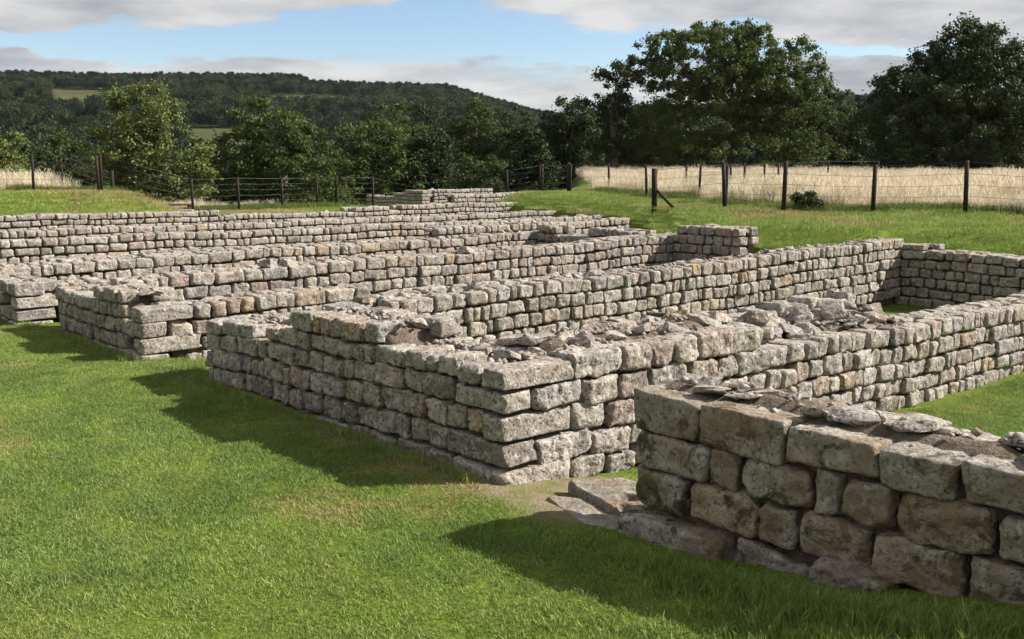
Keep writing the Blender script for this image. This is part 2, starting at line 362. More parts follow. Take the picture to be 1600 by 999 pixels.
def lib(level):
    if level not in LIB:
        n, cnt = {'block': (12, 7), 'hi': (11, 7), 'mid': (6, 9), 'lo': (4, 9)}[level]
        LIB[level] = [[stone_mesh('stone', a, 1.0, 1.3, 1000 * i + k + n * 77, n, .05 if n == 12 else .10 if n > 4 else .085, rnd_r=rnd.uniform(.05, .10) if n == 12 else rnd.uniform(.05, .15), chip=0 if n == 12 else 3) for k in range(cnt)] for i, a in enumerate(ASP)]
        for L in LIB[level]:
            for me in L: me.materials.append(M['stone'])
    return LIB[level]
RUB = []
for k in range(16):
    me = stone_mesh('rubble_stone', rnd.uniform(1.0, 1.7), 1.0, rnd.uniform(.9, 1.5), 7000 + k, 5, .05, .12, angular=11); me.polygons.foreach_set('use_smooth', np.zeros(len(me.polygons), dtype=bool)); me.materials.append(M['stone']); RUB.append(me)
ROT_V = TH; ROT_U = math.atan2(-UY, -UX)
class Wall:
    def __init__(s, axis, face, thick, base):
        s.axis, s.face, s.thick = axis, face, thick; s.rot = ROT_V if axis == 'v' else ROT_U; s.root = None; s.base = base
    def P(s, a, t, z): return W(s.face + t, a, z) if s.axis == 'v' else W(a, s.face + t, z)
    def open(s, name, label, cat, group, a0, a1):
        s.root = empty(name, s.P((a0 + a1) / 2, s.thick / 2, s.base)); tag(s.root, label, cat, group, 'thing'); s.o = Vector(s.root.location)
    def stone(s, a0, a1, z0, z1, t0=0.0, depth=.26, level='mid', mat=None, name='stone', gap=.020, jit=1.0):
        w, h = abs(a1 - a0) - gap * 1.35, z1 - z0 - gap * .8
        if w < .03 or h < .03: return
        asp = w / h; i = min(range(5), key=lambda q: abs(math.log(ASP[q] / asp)))
        me = rnd.choice(lib(level)[i])
        o = bpy.data.objects.new(name, me)
        o.scale = (w / ASP[i], depth / 1.3, h)
        fl = rnd.random() < .5; z0 += rnd.uniform(-.006, .006); z1 += rnd.uniform(-.006, .006)
        o.rotation_euler = (rnd.gauss(0, .03) * jit, rnd.gauss(0, .032) * jit + (math.pi if fl else 0), s.rot + rnd.gauss(0, .022) * jit)
        o.location = s.P((a0 + a1) / 2, t0 + depth / 2 + rnd.uniform(-.028, .022) * jit, (z0 + z1) / 2) - s.o
        if mat: o.material_slots
        link(o, s.root)
        if mat: o.material_slots[0].link = 'OBJECT'; o.material_slots[0].material = mat
        return o
    def rubble(s, a, t, z, size, flat=.42, name='rubble_stone'):
        o = bpy.data.objects.new(name, rnd.choice(RUB)); k = size
        o.scale = (k * rnd.uniform(.7, 1.1), k * rnd.uniform(.7, 1.1), k * flat * rnd.uniform(.7, 1.2))
        o.rotation_euler = (rnd.gauss(0, .22), rnd.gauss(0, .22), rnd.uniform(0, 6.28))
        o.location = s.P(a, t, z + k * flat * .06) - s.o
        return link(o, s.root)

def build_wall(name, label, axis, face, a0, a1, thick=.62, datum=lambda a: 0.0, heights=(.19,) * 5, top=lambda a: .8, low=lambda a: -.3,
               wm=.27, level='mid', starts=None, ends=None, explicit=(), end_faces=(), back=1, rubble=6.0, rub_size=(.10, .22), group=None, core_up=0.0, mat=None, flat=.42,
               chips=60, depth=.24, back_all=False, cat='wall', mid_up=0.0, backdrop=0.0, join=None):
    """heights: course heights from the datum up; stones are laid course by course while they stay under top(a)."""
    Wl = Wall(axis, face, thick, float(low((a0 + a1) / 2)))
    if join is None: Wl.open(name, label, cat, group, a0, a1)
    else: Wl.root, Wl.o = join.root, join.o
    nb = int((a1 - a0) / .08) + 2; built = np.full(nb, -9.0)
    def mark(x0, x1, z):
        i0, i1 = int((min(x0, x1) - a0) / .08), int((max(x0, x1) - a0) / .08) + 1
        i0 = max(i0, 0); built[i0:i1] = np.maximum(built[i0:i1], z)
    ex_rows = {}
    for (b0, b1, z0, z1, lv) in explicit:
        Wl.stone(b0, b1, z0, z1, 0, .3, lv, mat, gap=.016, jit=.7); mark(b0, b1, z1)
    zc = 0.0
    for k, h in enumerate(heights):
        for side in (0, 1):
            a = a0 + rnd.uniform(0, .02)
            if side == 0 and starts and k < len(starts): a = starts[k]
            aend = a1 if not (side == 0 and ends and k < len(ends)) else ends[k]
            while a < aend - .04:
                w = wm * rnd.choice((.55, .7, .8, .9, 1.0, 1.1, 1.3, 1.6)) * (1.0 if h > .15 else 1.05)
                if aend - (a + w) < .11: w = aend - a
                mid = a + w / 2; zb = datum(mid) + zc + .014 * math.sin(mid * 2.1 + k * .35) + .016 * math.sin(mid * .83 + k * .25)
                zt = zb + h * (1 if rnd.random() < .72 else rnd.uniform(.88, .98))
                if zt < top(mid) + .05 and zb + h > low(mid) - .02:
                    if side == 0: Wl.stone(a, a + w, zb, zt, 0, depth * rnd.uniform(.85, 1.2), level, mat); mark(a, a + w, zt)
                    elif back_all or zb + (back + .6) * h > top(mid) - .12: Wl.stone(a, a + w, zb, zt - backdrop, thick - depth, depth * rnd.uniform(.85, 1.1), level, mat)
                a += w
        for ea in end_faces:                     # closing stones across an open wall end
            zb = datum(ea) + zc
            if zb + h < top(ea + (.1 if ea == a0 else -.1)) + .05:
                t = depth * .9
                sgn = 1 if ea == a0 else -1
                o = Wl.stone(ea + sgn * .01, ea + sgn * .26, zb, zb + h, t, max(.1, thick - 2 * depth + .06), level, mat)
        zc += h
    built = np.where(built < -5, np.array([low(a0 + i * .08) + .05 for i in range(nb)]), built)
    # the rubble core: earth and mortar set back behind the facing
    na = int((a1 - a0) / .11) + 1; nt_ = 7; V_ = []; F_ = []
    ins = .10
    rows = []
    for i in range(na + 1):
        a = a0 + ins * .7 + (a1 - a0 - ins * 1.4) * i / na
        bt = built[min(nb - 1, int((a - a0) / .08))]; nbr = min(built[max(0, int((a - a0) / .08) - 1)], bt)
        ring = []
        zl = low(a) - .12
        ring.append((a, ins, zl))
        for j in range(nt_):
            t = ins + (thick - 2 * ins) * j / (nt_ - 1); mid = math.sin(math.pi * j / (nt_ - 1))
            q = Wl.P(a, t, 0)
            z = nbr - .075 + core_up * mid * (.6 + .8 * noise.noise(Vector((q.x, q.y, 4)) * 1.9)) + mid_up * mid + .045 * noise.noise(Vector((q.x, q.y, 0)) * 5) + .03 * noise.noise(Vector((q.x, q.y, 9)) * 13)
            ring.append((a, t, z))
        ring.append((a, thick - ins, zl)); rows.append(ring)
    m_ = len(rows[0])
    for ring in rows:
        for a, t, z in ring: V_.append(tuple(Wl.P(a, t, z) - Wl.o))
    for i in range(na):
        for j in range(m_ - 1): F_.append((i * m_ + j, i * m_ + j + 1, (i + 1) * m_ + j + 1, (i + 1) * m_ + j))
    if axis == 'v': F_ = [f[::-1] for f in F_]
    for i in (0, na):
        for j in range(1, m_ - 2): F_.append((i * m_, i * m_ + j, i * m_ + j + 1, i * m_ + m_ - 1)) if j == m_ - 3 else None
    mesh_obj('rubble_core', np_mesh('rubble_core', V_, F_, True), M['core'], Wl.root)
    def topz(a): return built[min(nb - 1, max(0, int((a - a0) / .08)))]
    for _ in range(int(rubble * (a1 - a0))):
        a = rnd.uniform(a0 + .15, a1 - .15); t = rnd.uniform(depth * .95, thick - depth * .6); mid = math.sin(math.pi * (t - ins) / (thick - 2 * ins))
        Wl.rubble(a, t, topz(a) - .06 + (core_up * .6 + mid_up) * mid, rnd.uniform(*rub_size), flat)
    if chips:                                    # small stone chips lying in the core
        CV = []; CF = []
        for _ in range(int(chips * .45 * (a1 - a0))):
            a = rnd.uniform(a0 + .1, a1 - .1); t = rnd.uniform(depth * .55, thick - .1); k = rnd.uniform(.012, .042); mid = math.sin(math.pi * (t - ins) / (thick - 2 * ins))
            c = Wl.P(a, t, topz(a) - .05 + (core_up * .6 + mid_up) * max(mid, 0) + rnd.uniform(-.01, .03)) - Wl.o; b = len(CV); rz = rnd.uniform(0, 6.28)
            for sx, sy, sz in ((1, 0, 0), (0, 1, 0), (-1, 0, 0), (0, -1, 0), (.2, .1, .8), (0, 0, -.7)):
                x = sx * k * rnd.uniform(.7, 1.4); y = sy * k * rnd.uniform(.7, 1.4)
                CV.append((c.x + x * math.cos(rz) - y * math.sin(rz), c.y + x * math.sin(rz) + y * math.cos(rz), c.z + sz * k))
            for i in range(4): CF.append((b + i, b + (i + 1) % 4, b + 4)); CF.append((b + (i + 1) % 4, b + i, b + 5))
        if CV: o = mesh_obj('stone_chips', np_mesh('stone_chips', CV, CF), M['chips'], Wl.root); o['kind'] = 'stuff'
    return Wl

# ------------------------------------------------------------------ the barrack walls
def prof(*pts):
    xs = [p[0] for p in pts]; zs = [p[1] for p in pts]
    return lambda a: float(np.interp(a, xs, zs))
def ragged(f, amp=.06, s=1.3, seed=0.0):
    return lambda a: f(a) + amp * noise.noise(Vector((a * s, seed, 0)))
def lin(a, za, b, zb): return lambda x: za + (zb - za) * (x - a) / (b - a)

# nearest wall: big blocks, in shade, running out of the picture
exA = [(4.19, 3.68, .655, .90, 'block'), (3.67, 3.08, .66, .91, 'block'), (3.08, 2.53, .70, .895, 'block'), (2.53, 2.12, .69, .89, 'block'), (2.12, 1.68, .72, .91, 'block'),
       (4.17, 3.61, .425, .655, 'hi'), (3.59, 3.39, .43, .66, 'hi'), (3.37, 2.91, .44, .66, 'hi'), (2.90, 2.74, .44, .69, 'hi'), (2.73, 2.44, .46, .69, 'hi'), (2.43, 1.94, .45, .70, 'hi'), (1.93, 1.55, .47, .72, 'hi'),
       (4.16, 3.76, .165, .425, 'hi'), (3.75, 3.26, .16, .44, 'hi'), (3.25, 3.0, .19, .43, 'hi'), (3.0, 2.56, .19, .45, 'hi'), (2.55, 2.06, .20, .455, 'hi'), (2.05, 1.62, .22, .46, 'hi')]
wA = build_wall('front_wall', 'big mossy blocks of the nearest wall, in shade beside the stone threshold', 'u', 4.65, -2.2, 4.2, .70,
    datum=lambda a: -.06, heights=(.23, .27, .23, .23), top=lambda a: .94, low=lambda a: .0, wm=.46, level='hi', starts=None, ends=[1.62, 1.62, 1.55, 1.68],
    explicit=exA, end_faces=(4.2,), rubble=11, rub_size=(.12, .25), flat=.26, mat=M['mossy'], chips=40, depth=.24, group='barrack front walls', core_up=.03, mid_up=.085, backdrop=.02)
wA.stone(4.22, 3.40, -.10, .150, -.09, .34, 'hi', M['mossy'], name='footing_stone'); wA.stone(3.39, 2.87, -.06, .165, -.03, .30, 'hi', M['mossy'], name='footing_stone')
wA.stone(2.83, 2.40, .06, .235, -.12, .34, 'hi', M['mossy'], name='footing_stone')

# second front wall with its corner quoins, and the long lit wall behind them
slB = lambda a: -.10 - .045 * max(0.0, a - 6.2)
topB = lambda a: (.85 if a < 7.05 else 1.02 if a < 8.62 else .80) + slB(a) + .10
wB = build_wall('front_wall', 'stepped shaded front wall between the grass and the lit corner quoins', 'u', 4.65, 5.45, 10.4, .80,
    datum=slB, heights=(.19, .20, .20, .18, .16, .18), top=topB, low=lambda a: -.02, wm=.255, level='hi', starts=[6.05, 6.1, 5.68, 6.0, 5.68, 7.05],
    end_faces=(10.4,), rubble=5, rub_size=(.10, .24), chips=140, depth=.27, group='barrack front walls', core_up=.02)
for (w, d, z0, z1, t0) in ((.27, .70, .665, .825, -.015), (.60, .26, .495, .66, 0), (.27, .68, .285, .49, -.01), (.70, .32, .09, .28, -.005), (.62, .68, -.13, .08, -.035)):
    wB.stone(5.41 - (.03 if z0 < 0 else 0), 5.41 + w, z0, z1, t0, d, 'block', name='quoin', jit=.3)
exP = [(5.34, 5.89, .66, .87), (5.89, 6.24, .64, .85), (6.25, 6.54, .63, .84), (6.54, 6.83, .62, .84), (6.83, 7.30, .62, .86), (7.30, 7.78, .61, .83),
       (4.94, 5.43, .48, .66), (5.46, 5.85, .42, .65), (5.87, 6.21, .42, .635), (6.23, 6.69, .41, .63), (6.72, 7.10, .43, .62), (7.10, 7.38, .42, .61), (7.38, 7.86, .40, .605),
       (5.35, 5.72, .245, .46), (5.73, 6.03, .22, .42), (4.98, 5.54, .055, .26), (5.56, 5.99, .01, .22), (5.31, 5.69, -.14, .045), (5.72, 6.05, -.17, .0)]
datP = lambda a: -.515 - .012 * (a - 6)
wP1 = build_wall('partition_wall', 'long sunlit wall running from the corner quoins beside the near room, rubble on top', 'v', 5.41, 4.92, 10.9, 1.02,
    datum=datP, heights=(.18, .18, .18, .19, .20, .20, .22), top=lambda a: (.9 if a < 7.8 else .63 - .012 * (a - 6)), low=lambda a: float(np.interp(a, [4.55, 5.0, 5.6, 8.0, 10.5], [0, -.05, -.15, -.28, -.38])),
    wm=.25, level='mid', starts=[7.5, 6.6, 6.06, 6.0, 6.04, 7.87, 7.8], explicit=[e + ('hi',) for e in exP], rubble=5, rub_size=(.12, .24), chips=80, depth=.26, group='barrack partition walls', core_up=.05, mid_up=.06, back=0)
build_wall('partition_wall', None, 'v', 5.41, 10.9, 17.6, .60, datum=datP, heights=(.18, .18, .18, .19, .20, .20), top=lambda a: .63 - .012 * (a - 6), low=lambda a: -.36,
    wm=.25, level='mid', rubble=5, chips=60, depth=.26, core_up=.02, back=0, join=wP1)
for _ in range(90):
    a = rnd.uniform(5.3, 10.6); t = rnd.uniform(.28, .92); wP1.rubble(a, t, (.83 if a < 7.7 else .62) + rnd.uniform(-.03, .03), rnd.uniform(.10, .25), rnd.uniform(.3, .6))

a = 7.7
while a < 10.7:
    w = rnd.uniform(.2, .36); wP1.stone(a, a + w, .52, rnd.uniform(.72, .84), .80, .3, 'mid'); a += w
for _ in range(34): wP1.rubble(rnd.uniform(7.8, 10.6), rnd.uniform(.40, .85), rnd.uniform(.60, .72), rnd.uniform(.16, .30), rnd.uniform(.45, .75))
wP2 = build_wall('partition_wall', 'sunlit wall of six courses ending at the shaded back wall with grass below', 'v', 9.75, 5.35, 18.38, .63,
    datum=lin(7.3, -.43, 18, -.27), heights=(.19,) * 6, top=ragged(prof((5.3, .40), (6.2, .42), (6.5, .66), (7.3, .76), (18, .95)), .03, 1.1), low=lambda a: -.34 if a > 11.5 else -.05,
    wm=.235, level='mid', back=0, rubble=5, chips=80, group='barrack partition walls', core_up=.03)
for _ in range(30): wP2.rubble(rnd.uniform(6.4, 10.5), rnd.uniform(.25, .5), .70 + rnd.uniform(-.02, .04), rnd.uniform(.12, .24), rnd.uniform(.35, .65))
slC = lambda a: -.14 - .01 * (a - 12)
wC = build_wall('front_wall', 'shaded front wall with mossy quoin, left of the stepped front wall', 'u', 4.48, 11.8, 14.85, .60,
    datum=slC, heights=(.19, .19, .19, .18, .17), top=lambda a: (.64 if a < 12.35 else .80 if a < 13.5 else .63), low=lambda a: -.03, wm=.29, level='mid',
    starts=[12.3, 12.35, 12.03, 12.35, 12.35], end_faces=(14.85,), rubble=6, chips=90, depth=.25, group='barrack front walls')
for (w, d, z0, z1, t0) in ((.34, .64, .43, .605, 0), (.48, .30, .25, .425, 0), (.26, .74, .055, .245, -.01), (.5, .34, -.13, .05, -.03)):
    wC.stone(11.75, 11.75 + w, z0, z1, t0, d, 'block', name='quoin', jit=.3)
wP3 = build_wall('partition_wall', 'sunlit wall running back from the quoins of the second shaded front wall', 'v', 11.75, 4.80, 17.2, .62,
    datum=lin(5, -.14, 17, -.10), heights=(.19, .19, .19, .19), top=ragged(prof((4.8, .64), (7.4, .70), (7.9, .46), (17, .44)), .04, 1.0, 3), low=lambda a: -.05 if a < 6.5 else .0,
    wm=.28, level='mid', starts=[5.0, 5.24, 4.82, 5.14], rubble=6, chips=60, group='barrack partition walls')
wP4 = build_wall('partition_wall', 'sunlit wall whose far end lies in the shadow of a stub of back wall', 'v', 13.9, 5.1, 17.2, .62,
    datum=lin(5, -.02, 17, .06), heights=(.185,) * 4, top=ragged(prof((5, .72), (17, .80)), .06, .9, 7), low=lambda a: .0,
    wm=.28, level='mid', rubble=6, chips=50, group='barrack partition walls')
for (a, k) in ((7.35, .30), (7.7, .26), (11.2, .3)): wP4.rubble(a, .2, .74, k, .6)
wQ1 = build_wall('back_wall', 'shaded back wall below the mown bank, meeting the six-course sunlit wall', 'u', 18.4, 4.0, 11.4, .62,
    datum=lambda a: -.44, heights=(.19, .19, .18, .18, .18, .17, .12), top=ragged(prof((4, .66), (9.35, .68), (9.5, .9), (11.4, .9)), .03, 1.2), low=lambda a: -.36, wm=.29, level='mid', depth=.25,
    end_faces=(11.4,), rubble=7, chips=60, group='barrack back walls')
wQ2 = build_wall('back_wall', 'stub of back wall in deep shade standing above the sunlit courses', 'u', 16.6, 12.2, 13.95, .62,
    datum=lambda a: -.1, heights=(.19,) * 6, top=prof((12.0, 1.04), (13.7, .98), (13.95, .8)), low=lambda a: .0, wm=.27, level='mid', rubble=7, chips=50, group='barrack back walls')
slD = lambda a: -.16
wD = build_wall('front_wall', 'front wall end of four blocks at the left edge, grass at its foot', 'u', 4.12, 15.5, 18.2, .58,
    datum=slD, heights=(.19, .19, .19, .18), top=lambda a: .64, low=lambda a: -.04, wm=.3, level='mid', starts=[16.0, 15.9, 16.1, 15.9], rubble=6, chips=50, depth=.25, group='barrack front walls')
for (w, d, z0, z1, t0) in ((.36, .40, .41, .60, 0), (.3, .56, .22, .40, 0), (.5, .54, .05, .21, -.01), (.4, .52, -.14, .04, -.03)): wD.stone(15.46, 15.46 + w, z0, z1, t0, d, 'block', name='quoin', jit=.3)
def far_wall(label, u, v0, v1, datum, heights, top, wmn=.29, rub=5, name='partition_wall', level='lo', low=.05, chips=25, group='barrack partition walls'):
    return build_wall(name, label, 'v', u, v0, v1, .62, datum=datum, heights=heights, top=top, low=lambda a: low, wm=wmn, level=level, rubble=rub, rub_size=(.12, .26), chips=chips, group=group, back=0)
far_wall('low sunlit wall behind the front wall end at the left edge', 15.45, 4.7, 16.8, lin(5, .02, 16, .08), (.19, .19, .19), ragged(prof((4.7, .60), (5.3, .56), (5.7, .36), (9, .38), (16, .50)), .05, .8, 1), rub=7, level='mid')
far_wall('third sunlit partition wall back, three courses showing, rubble along its top', 17.7, 4.5, 16.8, lin(5, .08, 16, .12), (.19, .19, .19), ragged(prof((4.5, .68), (17, .74)), .07, .8, 2), rub=6, level='mid')
build_wall('back_wall', 'low shaded back wall stub with a dark square shadow, mid distance', 'u', 16.2, 14.5, 17.7, .6, datum=lambda a: .1, heights=(.19,) * 4, top=ragged(prof((14.5, .85), (15.9, .9), (16.2, .72), (17.1, .72), (17.2, .9)), .04, 1, 4),
    low=lambda a: .1, wm=.29, level='lo', rubble=6, chips=25, group='barrack back walls')
far_wall('sunlit wall with small dark holes along its top, ending at the bank', 19.9, 4.7, 21.8, lin(5, .12, 21, .16), (.19, .19, .19), ragged(prof((4.7, .50), (13, .52), (15, .68), (22, .74)), .08, .8, 3), rub=5)
far_wall('sunlit wall running into the corner of the grass bank', 23.2, 4.4, 24.2, lin(5, .14, 24, .05), (.19, .18, .18), ragged(prof((5, .74), (24, .68)), .05, .8, 4), wmn=.32, rub=4)
far_wall('low sunlit wall two behind the bank corner', 27.0, 4.6, 25.8, lin(5, .28, 24, .22), (.18, .18), ragged(prof((5, .68), (24, .66)), .05, .7, 5), wmn=.33, rub=3)
far_wall('farthest long sunlit wall below the left grass bank', 31.0, 5.0, 27.6, lin(5, .33, 27, .22), (.17, .17, .17), ragged(prof((7, .84), (14, .82), (15, .68), (27, .74)), .05, .7, 6), wmn=.33, rub=4, low=.2)
far_wall('short brown wall set into the end of the far grass mound', 34.3, 26.6, 31.6, lambda a: .30, (.17,) * 4, ragged(lambda a: .96, .05, .7, 7), wmn=.34, rub=3, low=.3, group='far tower walls')
build_wall('tower_wall', 'dark shaded side of the far tower base', 'u', 29.2, 40.1, 45.0, .7, datum=lambda a: .15, heights=(.17,) * 5, top=prof((40, 1.02), (41.5, .98), (41.7, .82), (45, .62)), low=lambda a: .2, wm=.36, level='lo', rubble=3, chips=10, group='far tower walls', end_faces=(40.1,))
far_wall('sunlit side of the far tower base', 40.05, 29.85, 33.6, lambda a: .15, (.17,) * 5, prof((29, 1.02), (33, 1.0)), wmn=.36, rub=3, name='tower_wall', low=.2, chips=10, group='far tower walls')

# ------------------------------------------------------------------ threshold in the doorway
def slab(name, label, outline, z_top, z_bot, mat, hole=None, n=26):
    us = [p[0] for p in outline]; vs_ = [p[1] for p in outline]; u0, u1, v0, v1 = min(us), max(us), min(vs_), max(vs_)
    cu, cv_ = sum(us) / len(us), sum(vs_) / len(vs_)
    ang = sorted((math.atan2(p[1] - cv_, p[0] - cu), math.hypot(p[0] - cu, p[1] - cv_)) for p in outline)
    V_ = [(cu, cv_)]; rings = 24; seg = 84; pts = []
    xs = [a for a, _ in ang]; rs = [q for _, q in ang]; xs = [xs[-1] - 2 * math.pi] + xs + [xs[0] + 2 * math.pi]; rs = [rs[-1]] + rs + [rs[0]]
    F_ = []; V3 = [W(cu, cv_, z_top)]
    for i in range(1, rings + 3):
        for k in range(seg):
            t = -math.pi + 2 * math.pi * k / seg; rr = .3
            for (p0, p1) in zip(outline, outline[1:] + outline[:1]):
                x1, y1, x2, y2 = p0[0] - cu, p0[1] - cv_, p1[0] - cu, p1[1] - cv_; den_ = math.cos(t) * (y2 - y1) - math.sin(t) * (x2 - x1)
                if abs(den_) > 1e-9:
                    q = (x1 * (y2 - y1) - y1 * (x2 - x1)) / den_; w_ = (x1 * math.sin(t) - y1 * math.cos(t)) / den_
                    if q > 0 and -1e-6 <= w_ <= 1 + 1e-6: rr = q
            rr *= 1 + .03 * noise.noise(Vector((math.cos(t) * 4, math.sin(t) * 4, cu)))
            f = min(i, rings) / rings; uu = cu + rr * f * math.cos(t); vv = cv_ + rr * f * math.sin(t)
            z = z_top + .012 * noise.noise(Vector((uu * 6, vv * 6, 2))) - (.02 if i == rings else 0)
            if i > rings: z = z_top - (z_top - z_bot) * (i - rings) / 2; uu += .01 * noise.noise(Vector((t * 3, i, 1))); vv += .01 * noise.noise(Vector((t * 3, i, 8)))
            elif hole:
                for hu, hv, hr, hd in hole: z -= hd * float(sm(hr * 1.15, hr * .7, math.hypot(uu - hu, vv - hv)))
            V3.append(W(uu, vv, z))
    o = V3[0].copy(); o.z = z_bot
    for k in range(0, seg, 2): F_.append((0, 1 + k, 1 + (k + 1) % seg, 1 + (k + 2) % seg))
    for i in range(rings + 1):
        for k in range(seg): F_.append((1 + i * seg + k, 1 + (i + 1) * seg + k, 1 + (i + 1) * seg + (k + 1) % seg, 1 + i * seg + (k + 1) % seg))
    F_ = [f[::-1] for f in F_]
    ob = mesh_obj(name, np_mesh(name, [tuple(p - o) for p in V3], F_, True), mat, None, o); tag(ob, label, 'stone slab'); return ob
slab('threshold_stone', 'pale threshold slab with a round pivot hole in the doorway', [(5.06, 4.92), (4.86, 5.26), (4.50, 5.30), (4.24, 5.16), (4.23, 4.86), (4.45, 4.76), (4.80, 4.84)], .055, -.08, M['slab'], [(4.50, 4.98, .085, .06), (4.40, 4.82, .05, .04)])
slab('doorway_flagstone', 'worn low flagstone on the grass before the threshold slab', [(5.0, 4.66), (4.8, 4.82), (4.46, 4.74), (4.25, 4.78), (4.22, 4.52), (4.45, 4.48), (4.75, 4.58)], .006, -.08, M['slab'])

# ------------------------------------------------------------------ fences, gate, low bench
def gzs(x, y): return float(gz(np.array([x]), np.array([y]))[0])
def fence(label, posts, h=1.25, wires=5, brace=None, name='wire_fence', r=.05, wr=.0042, ends=()):
    x0, y0 = posts[0]; root = empty(name, (x0, y0, gzs(x0, y0))); tag(root, label, 'fence', 'wire fences round the ruins'); o = root.location
    tops = []
    for i, (x, y) in enumerate(posts):
        z = gzs(x, y); dx, dy = rnd.gauss(0, .035), rnd.gauss(0, .03); hh = h * rnd.uniform(.97, 1.05); rr = r * (1.35 if i in ends else 1)
        b = MB(); b.tube([(x, y, z - .3), (x + dx * .5, y + dy * .5, z + hh * .5), (x + dx, y + dy, z + hh)], [rr, rr, rr * .95], 8); b.build('post', M['timber'], root, o)
        tops.append((x, y, z, dx, dy, hh))
        if brace and i == brace[0]:
            q = MB(); q.tube([(x, y, z + hh * .55), (x + brace[1], y + brace[2], gzs(x + brace[1], y + brace[2]) - .05)], r * .7, 6); q.build('brace', M['timber'], root, o)
    for k in range(wires):
        f = .12 + .85 * k / (wires - 1)
        b = MB(); pts = []
        for i in range(len(tops)):
            x, y, z, dx, dy, hh = tops[i]; p = Vector((x + dx * f, y + dy * f, z + hh * f))
            if pts: q = (pts[-1] + p) / 2; q.z -= .018; pts.append(q)
            pts.append(p)
        b.tube(pts, wr * (1.5 if k == wires - 1 else 1), 5); b.build('wire', M['wire'], root, o)
    return root
fence('near post and wire fence along the mown bank, braced end post', [(4.2, 30.2), (6.2, 30.4), (7.05, 26.4), (9.25, 26.6), (11.2, 25.6), (13.3, 24.6), (15.6, 23.6)][:1] + [(6.15, 29.6), (7.0, 26.4), (9.3, 26.4), (11.25, 25.4), (13.4, 24.4), (15.6, 23.4)], brace=(0, .55, -.35), ends=(0,), h=1.27, r=.06)
fence('wire fence running back from the braced end post to the field gate', [(4.25, 30.35), (5.1, 38.8), (4.35, 46.0), (2.62, 46.3)], h=1.25)
fence('hay field wire fence on its near side', [(6.2, 29.8), (6.98, 38.3), (9.8, 43.3), (13.2, 51.0), (17, 55.4), (22, 62)], h=1.2)
fence('second hay field wire fence, its posts half sunk in the tall grass', [(7.3, 43.2), (9.0, 42.4), (11.4, 46.5)], h=1.15)
fence('wire fence on top of the left grass bank', [(-21.5, 37.8), (-19.2, 37.0), (-16.9, 36.3), (-14.3, 35.6)], h=1.3)
fence('sagging wire fence on the low grass behind the farthest walls', [(-14.3, 35.8), (-11.9, 38.2), (-10.55, 39.6), (-9.25, 41.3), (-8.1, 42.7), (-7.3, 42.4), (-6.0, 44.2), (-2.2, 45.3), (-.2, 46.6), (1.3, 47.4)], h=1.28, wires=6)
def gate(label, a, b, h=1.25, bars=5):
    za, zb_ = gzs(*a), gzs(*b); root = empty('field_gate', (a[0], a[1], za)); tag(root, label, 'gate'); o = root.location
    for x, y, z in ((*a, za), (*b, zb_)): q = MB(); q.tube([(x, y, z - .3), (x, y, z + h + .1)], .065, 8); q.build('gate_post', M['timber'], root, o)
    for k in range(bars):
        f = .14 + .84 * k / (bars - 1); q = MB(); q.tube([(a[0], a[1], za + h * f), (b[0], b[1], zb_ + h * f)], .019, 8); q.build('bar', M['wire'], root, o)
    q = MB(); q.tube([(a[0], a[1], za + .15), (b[0], b[1], zb_ + h)], .016, 6); q.build('diagonal_bar', M['wire'], root, o)
gate('grey barred metal gate where the far fences meet', (1.38, 47.3), (2.55, 46.4))
gate('grey barred gate on the dark side of the left bank', (-17.6, 40.2), (-15.3, 39.4), h=1.35, bars=6)
bx_, by_ = -12.9, 38.6; bz = gzs(bx_, by_); root = empty('low_bench', (bx_, by_, bz)); tag(root, 'low dark red timber bench at the foot of the left bank', 'bench')
q = MB(); q.box((bx_, by_, bz + .28), 1.75, .34, .07, R(12)); q.build('seat', M['redwood'], root, root.location)
for s in (-.7, .7): q = MB(); q.box((bx_ + s * math.cos(R(12)), by_ + s * math.sin(R(12)), bz + .06), .12, .30, .38, R(12)); q.build('leg', M['redwood'], root, root.location)
wx, wy = W(39.0, 16.55).x, W(39.0, 16.55).y
ob = mesh_obj('kerb_slab', stone_mesh('kerb_slab', 1.5, .16, .5, 31, 4, .04, .2), M['stone'], None, (-12.55, 37.9, gzs(-12.55, 37.9) + .05)); ob.rotation_euler = (0, 0, R(10)); tag(ob, 'pale stone kerb lying before the red timber bench', 'kerb stone')

